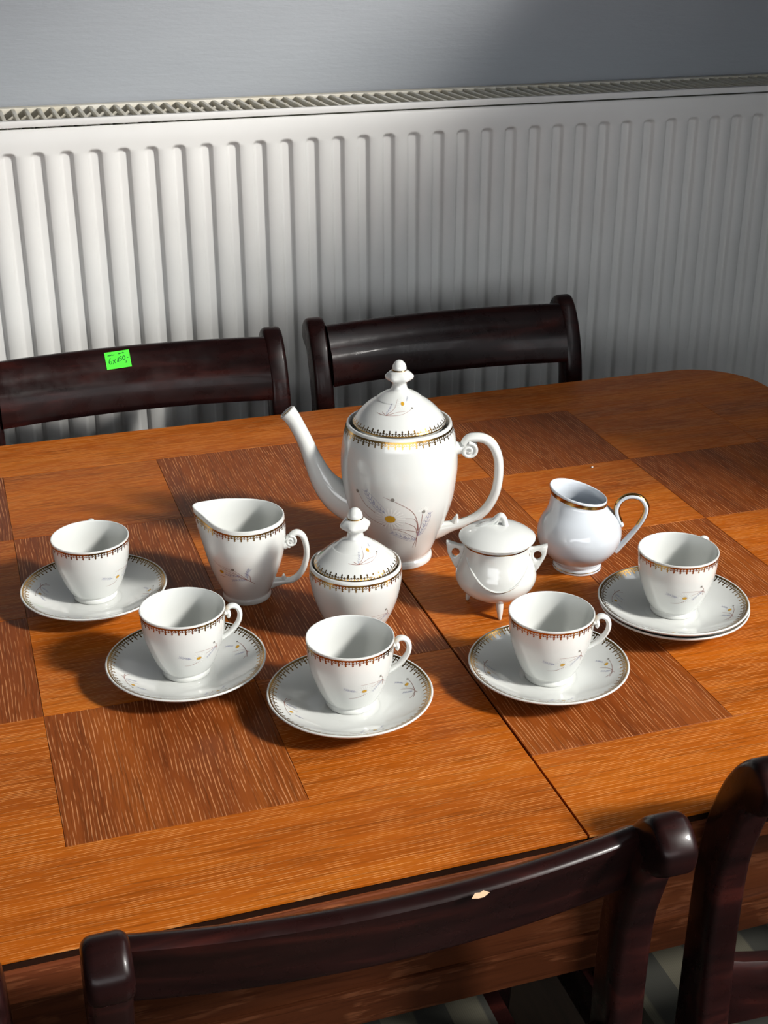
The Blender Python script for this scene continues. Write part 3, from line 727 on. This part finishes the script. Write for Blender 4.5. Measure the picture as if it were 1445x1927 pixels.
# gold line down the back of handle and spout
bm = bmesh.new(); sweep(bm, [(sx(a)+ .0000, 0, sz(b), c+.0002, .0010) for a, b, c in hp[7:17]], 10, 5); obj('gilt_line', bm, GOLD, pot)
Z0 = .1525
lid = thing('lid', '', '', (0, 0, 0)); bpy.data.objects.remove(lid)
lp = D([(.0455, Z0-.004), (.0470, Z0-.001), (.0468, Z0+.0005), (.0450, Z0+.0030), (.0402, Z0+.0095), (.0330, Z0+.0165), (.0262, Z0+.0215), (.0232, Z0+.0235), (.0222, Z0+.0247), (.0170, Z0+.0282), (.0115, Z0+.0310)], 5) + D([(.0092, Z0+.0325)] + knob(Z0+.0340), 4)
bm = bmesh.new(); revolve(bm, [(0, Z0-.004)]+lp, 84, knob_warp(Z0+.0340)); lid = obj('lid', bm, PORC, pot)
lsk = Surf([p for p in lp if p[1] < Z0+.030 and p[0] > .012], out=1)
bm = bmesh.new(); lace(bm, lsk, .0030, .0014, .0058, 46); obj('gilt_border', bm, GOLD, lid, smooth=False, recalc=False)
bm = bmesh.new(); spray_lid(bm, lsk, -PI/2+.05, lsk.L[-1]-.0190, 1.15); 
bm2 = bm; obj('printed_spray', bm2, PRINT, lid, smooth=False, recalc=False)
def knob_ring(parent, z0):
    bm = bmesh.new(); revolve(bm, [(.0072, z0+.0184), (.0076, z0+.0189), (.0073, z0+.0196)], 40); obj('gilt_ring', bm, GOLD, parent)
knob_ring(lid, Z0+.0340)

# --- sugar bowl
sb = thing('sugar_bowl', 'white porcelain sugar bowl with knobbed lid and gilt rim before the coffee pot', 'sugar bowl', (.3180, 1.0720, T), 0, None)
so = D([(0, .0030), (.0220, .0030)], 1) + D([(.0235, .0006), (.0245, 0), (.0262, 0), (.0268, .0015), (.0266, .0040), (.0258, .0058)], 3) + D([(.0262, .0075), (.0305, .0140), (.0360, .0260), (.0405, .0410), (.0430, .0560), (.0431, .0640), (.0424, .0690)], 6)
si = D([(.0420, .0706), (.0412, .0711), (.0402, .0705), (.0394, .0690), (.0388, .0660)], 3) + D([(.0395, .0560), (.0360, .0400), (.0280, .0180), (.0180, .0090), (0, .0080)], 3)
bm = bmesh.new(); revolve(bm, so+si, 80); obj('body', bm, PORC, sb)
ssk = Surf([p for p in so if p[1] > .0075 and p[0] > .0261][::-1], out=-1)
bm = bmesh.new(); lace(bm, ssk, .0012, .0016, .0052, 44); obj('gilt_border', bm, GOLD, sb, smooth=False, recalc=False)
bm = bmesh.new(); spray_cup(bm, ssk, R_(-56), .0400, 1.15); obj('printed_spray', bm, PRINT, sb, smooth=False, recalc=False)
Z1 = .0715
lp = D([(.0370, Z1-.004), (.0388, Z1-.001), (.0386, Z1+.0005), (.0370, Z1+.0030), (.0320, Z1+.0075), (.0262, Z1+.0125), (.0215, Z1+.0158), (.0200, Z1+.0166), (.0150, Z1+.0205), (.0112, Z1+.0228)], 5) + D([(.0092, Z1+.0240)] + knob(Z1+.0255), 4)
bm = bmesh.new(); revolve(bm, [(0, Z1-.004)]+lp, 80, knob_warp(Z1+.0255)); lid2 = obj('lid', bm, PORC, sb)
lsk2 = Surf([p for p in lp if p[1] < Z1+.022 and p[0] > .012], out=1)
bm = bmesh.new(); lace(bm, lsk2, .0030, .0013, .0054, 40); obj('gilt_border', bm, GOLD, lid2, smooth=False, recalc=False)
bm = bmesh.new(); spray_lid(bm, lsk2, -PI/2+.28, lsk2.L[-1]-.0150, 1.02); obj('printed_spray', bm, PRINT, lid2, smooth=False, recalc=False)
knob_ring(lid2, Z1+.0255)

# --- milk jug (matching set)
MA = math.atan2(1.1718, .2348)-PI/2
mj = thing('milk_jug', 'white porcelain milk jug with pointed lip and gilt lace rim', 'jug', (.2348, 1.1718, T), MA, None)
def mwarp(a, r, z):
    d = math.atan2(math.sin(a-PI+.10), math.cos(a-PI+.10)); t = min(max((z-.040)/.046, 0), 1.15); t = t*t
    g = math.exp(-(d/.30)**2); w = math.exp(-(d/.75)**2)
    return r*(1+t*(.20*g+.03*w)), z + t*(.0015*g+.0085*math.exp(-(d/1.0)**2)) - .0008*t*math.exp(-((abs(d)-1.35)/.6)**2)
mo = D([(0, .0030), (.0200, .0030)], 1) + D([(.0215, .0006), (.0222, 0), (.0236, 0), (.0242, .0015), (.0240, .0040), (.0232, .0056), (.0233, .0066)], 3) + D([(.0238, .0080), (.0270, .0150), (.0325, .0290), (.0370, .0440), (.0398, .0590), (.0406, .0700), (.0404, .0790), (.0398, .0850)], 6)
mi_ = D([(.0394, .0868), (.0386, .0872), (.0378, .0866), (.0376, .0840)], 3) + D([(.0380, .0700), (.0365, .0560), (.0300, .0280), (.0190, .0100), (0, .0070)], 4)
bm = bmesh.new(); revolve(bm, mo+mi_, 120, mwarp); obj('body', bm, PORC, mj)
msk = Surf([p for p in mo if p[1] > .0080 and p[0] > .0237][::-1], warp=mwarp, out=-1, off=.00022)
bm = bmesh.new(); lace(bm, msk, .0014, .0016, .0050, 42); obj('gilt_border', bm, GOLD, mj, smooth=False, recalc=False)
bm = bmesh.new(); spray_milk(bm, msk, -PI/2+.02, msk.L[-1]-.0270); obj('printed_spray', bm, PRINT, mj, smooth=False, recalc=False)
mx = lambda x: (x-460)/1918.0
mz = lambda y: (1119-y)/1730.0
hm = [(541, 1030, .0026), (547, 1020, .0026), (549, 1010, .0026), (560, 1006, .0028), (571, 1016, .0028), (576, 1042, .0027), (571, 1068, .0027), (560, 1086, .0027), (546, 1095, .0027), (532, 1096, .0030), (520, 1097, .0040), (504, 1099, .0055)]
bm = bmesh.new(); sweep(bm, [(mx(a), 0, mz(b), c*1.15, .0046) for a, b, c in hm], 14, 5)
scroll(bm, mx(546), mz(1019), .0060, .0054)
sweep(bm, [(mx(533), 0, mz(1026), .0062, .0050), (mx(546), 0, mz(1024), .0045, .0042)], 12, 4)
sweep(bm, [(mx(531), 0, mz(1096), .0045, .0042), (mx(531), 0, mz(1085), .0012, .0030)], 10, 3)
obj('handle', bm, PORC, mj)
bm = bmesh.new(); sweep(bm, [(mx(a), 0, mz(b), c+.0002, .0008) for a, b, c in hm[3:9]], 10, 5); obj('gilt_line', bm, GOLD, mj)

# --- round cream jug with plain gold band
JA = math.atan2(1.1275, .5737)-PI/2
cj = thing('cream_jug', 'round-bellied bluish white cream jug with plain gold band and looped handle', 'jug', (.5737, 1.1275, T), JA, None)
def jwarp(a, r, z):
    d = math.atan2(math.sin(a-PI), math.cos(a-PI)); t = min(max((z-.058)/.022, 0), 1.3); t = t*t*(3-2*t) if t < 1 else 1+.6*(t-1)
    e = math.atan2(math.sin(a-PI+.45), math.cos(a-PI+.45)); g = math.exp(-(e/1.1)**2)
    return r*(1+t*.27*g), z + t*(.0050*math.cos(d-.2) + .0030*g)
jo = D([(0, .0030), (.0215, .0030)], 1) + D([(.0228, .0006), (.0236, 0), (.0246, 0), (.0252, .0012), (.0246, .0034), (.0232, .0056), (.0236, .0070)], 3) + D([(.0255, .0090), (.0330, .0165), (.0400, .0260), (.0430, .0370), (.0420, .0470), (.0375, .0570), (.0305, .0660), (.0266, .0720), (.0258, .0760), (.0262, .0800)], 6)
ji = D([(.0261, .0812), (.0256, .0817), (.0249, .0812), (.0245, .0795), (.0242, .0760), (.0255, .0710), (.0300, .0640), (.0370, .0540), (.0400, .0400), (.0350, .0230), (.0220, .0110), (0, .0090)], 4)
bm = bmesh.new(); revolve(bm, jo+ji, 110, jwarp); obj('body', bm, PORB, cj)
jsk = Surf([p for p in jo if p[1] > .0090 and p[0] > .0256][::-1] + [], warp=jwarp, out=-1, off=.00025)
bm = bmesh.new(); band(bm, jsk, .0008, .0048, 110, rows=5); obj('gilt_band', bm, GOLD, cj, recalc=False)
bm = bmesh.new(); revolve(bm, [(.0247, .0022), (.0252, .0027), (.0249, .0033)], 80); obj('gilt_foot_ring', bm, GOLD, cj)
jx = lambda x: (x-1092)/1826.0
jz = lambda y: (1064-y)/1670.0
hj = [(1171, 982, .0018), (1166, 976, .0024), (1160, 964, .0026), (1158, 950, .0026), (1164, 936, .0026), (1179, 927, .0026), (1199, 929, .0026), (1211, 943, .0026), (1210, 960, .0026), (1200, 980, .0026), (1185, 1001, .0027), (1169, 1021, .0032), (1160, 1030, .004)]
bm = bmesh.new(); sweep(bm, [(jx(a), 0, jz(b), c, .0040) for a, b, c in hj], 14, 5)
sweep(bm, [(jx(1146), 0, jz(972), .0040, .0040), (jx(1161), 0, jz(966), .0024, .0034)], 12, 3)
obj('handle', bm, PORB, cj)
bm = bmesh.new(); sweep(bm, [(jx(a), 0, jz(b), c+.0005, .0036) for a, b, c in hj[1:10]], 12, 5); obj('gilt_line', bm, GOLD, cj)

# --- small three-legged cauldron pot
KA = math.atan2(1.0735, .4598)-PI/2
kp = thing('cauldron_sugar_pot', 'small white cauldron-shaped pot with lid, three feet and two ears', 'sugar pot', (.4598, 1.0735, T), KA, None)
ko = D([(0, .0125), (.0140, .0130), (.0260, .0165), (.0350, .0240), (.0390, .0330), (.0380, .0420), (.0348, .0510), (.0325, .0580), (.0318, .0640), (.0322, .0700), (.0330, .0720)], 6)
ki = D([(.0326, .0727), (.0318, .0725), (.0305, .0690), (.0305, .0600), (.0340, .0440), (.0330, .0280), (.0220, .0180), (0, .0150)], 4)
bm = bmesh.new(); revolve(bm, ko+ki, 80); obj('body', bm, PORC, kp)
ksk = Surf([p for p in ko if p[1] > .014 and p[1] < .0716][::-1], out=-1)
bm = bmesh.new(); band(bm, ksk, .0006, .0022, 80); obj('gilt_band', bm, GOLD, kp, recalc=False)
lk = D([(.0310, .0728), (.0345, .0738), (.0362, .0745), (.0366, .0756), (.0356, .0768), (.0300, .0808), (.0210, .0848), (.0100, .0872), (0, .0878)], 5)
bm = bmesh.new(); revolve(bm, [(0, .0728)]+lk, 72); klid = obj('lid', bm, PORC, kp)
bm = bmesh.new()
hk = [(-.0200, .0828, .0024), (-.0130, .0868, .0026), (-.0055, .0902, .0026), (-.0005, .0950, .0028), (.0030, .0972, .0030), (.0058, .0940, .0030), (.0072, .0890, .0030), (.0084, .0836, .0032)]
sweep(bm, [(a, 0, b, c, .0032) for a, b, c in hk], 12, 5)
sweep(bm, [(-.0100, 0, .0858, .0018, .0026), (-.0040, 0, .0872, .0018, .0026), (-.0005, 0, .0900, .0016, .0024), (.0020, 0, .0955, .0014, .0022)], 10, 4)
obj('lid_loop', bm, PORC, klid)
for a in (-(PI/2)+.19, -(PI/2)+.19+2*PI/3, -(PI/2)+.19-2*PI/3):
    a2 = a
    c, s_ = math.cos(a2), math.sin(a2); bm = bmesh.new()
    tn = Vector((-s_, c, 0))
    sweep(bm, [(c*.0235, s_*.0235, .0210, .0042, .0042), (c*.0262, s_*.0262, .0130, .0036, .0036), (c*.0278, s_*.0278, .0060, .0027, .0027), (c*.0286, s_*.0286, .0012, .0018, .0018), (c*.0287, s_*.0287, .0, .0010, .0010)], 12, 3, normal=tn)
    obj('foot', bm, PORC, kp)
for sg in (1, -1):
    bm = bmesh.new()
    out = [(.0300, .0640), (.0350, .0655), (.0410, .0672), (.0468, .0690), (.0486, .0684), (.0480, .0630), (.0468, .0560), (.0430, .0480), (.0400, .0420), (.0375, .0400), (.0340, .0480)]
    hole = [(.0375+.0040*math.cos(t), .0555+.0055*math.sin(t)) for t in [2*PI*k/20 for k in range(20)]]
    O = crom(out, 4, True); n = 20
    cx, cz = .0392, .0572; H = []; OO = []
    for k in range(48):
        t = 2*PI*k/48; d = Vector((math.cos(t), math.sin(t))); best = 0
        for i in range(len(O)):
            p, q = Vector(O[i]), Vector(O[(i+1) % len(O)]); e1 = q-p; den = d.x*e1.y-d.y*e1.x
            if abs(den) < 1e-12: continue
            w0 = p-Vector((cx, cz)); tt = (w0.x*e1.y-w0.y*e1.x)/den; uu = (w0.x*d.y-w0.y*d.x)/den
            if tt > 0 and 0 <= uu <= 1: best = max(best, tt)
        OO.append((cx+d.x*best, cz+d.y*best)); H.append((cx+.0038*d.x, cz+.0048*d.y))
    def ring(L, y): return [bm.verts.new((sg*x, y, z)) for x, z in L]
    def lerp(t): return [(a[0]*(1-t)+b[0]*t, a[1]*(1-t)+b[1]*t) for a, b in zip(H, OO)]
    rg = [ring(H, 0), ring(lerp(.04), .0022), ring(lerp(.25), .0030), ring(lerp(.8), .0028), ring(lerp(.97), .0018), ring(OO, 0), ring(lerp(.97), -.0018), ring(lerp(.8), -.0028), ring(lerp(.25), -.0030), ring(lerp(.04), -.0022)]
    for i in range(len(rg)):
        A, B = rg[i], rg[(i+1) % len(rg)]
        for k in range(48): bm.faces.new((A[k], A[(k+1) % 48], B[(k+1) % 48], B[k]))
    obj('ear', bm, PORC, kp)
def on_body(u, z):          # point on the front of the body at sideways position u
    d = min(ksk.p, key=lambda p: abs(p[1]-z)); r = d[0]; u = max(-r*.98, min(r*.98, u))
    return (u, -math.sqrt(max(r*r-u*u, 1e-9)), z)
sw = [(.0318, .062), (.0315, .056), (.0270, .0475), (.0195, .0400), (.0095, .0358), (-.0010, .0355), (-.0105, .0390), (-.0190, .0460), (-.0250, .0530), (-.0280, .0590)]
pts = [on_body(u, z) for u, z in crom(sw, 6)]
bm = bmesh.new(); sweep(bm, [(p[0], p[1], p[2], .0011, .0011) for p in pts], 8, 1, normal=Vector((0, 1, 0))); obj('relief_bail', bm, PORC, kp)
bm = bmesh.new(); sweep(bm, [(p[0]*1.0, p[1]-.0008, p[2]-.0004, .0004, .0004) for p in pts[:34]], 6, 1, normal=Vector((0, 1, 0))); obj('gilt_line', bm, GOLD, kp)

# crumb on the table
bm = bmesh.new(); bmesh.ops.create_icosphere(bm, subdivisions=2, radius=.0016)
for v in bm.verts: v.co *= 1+random.uniform(-.25, .25); v.co.z = v.co.z*.5+.0007
o = obj('crumb', bm, CRUMB, None, (0.705, 1.362, T)); tag(o, 'tiny white crumb on the bare table top behind the round cream jug', 'crumb')
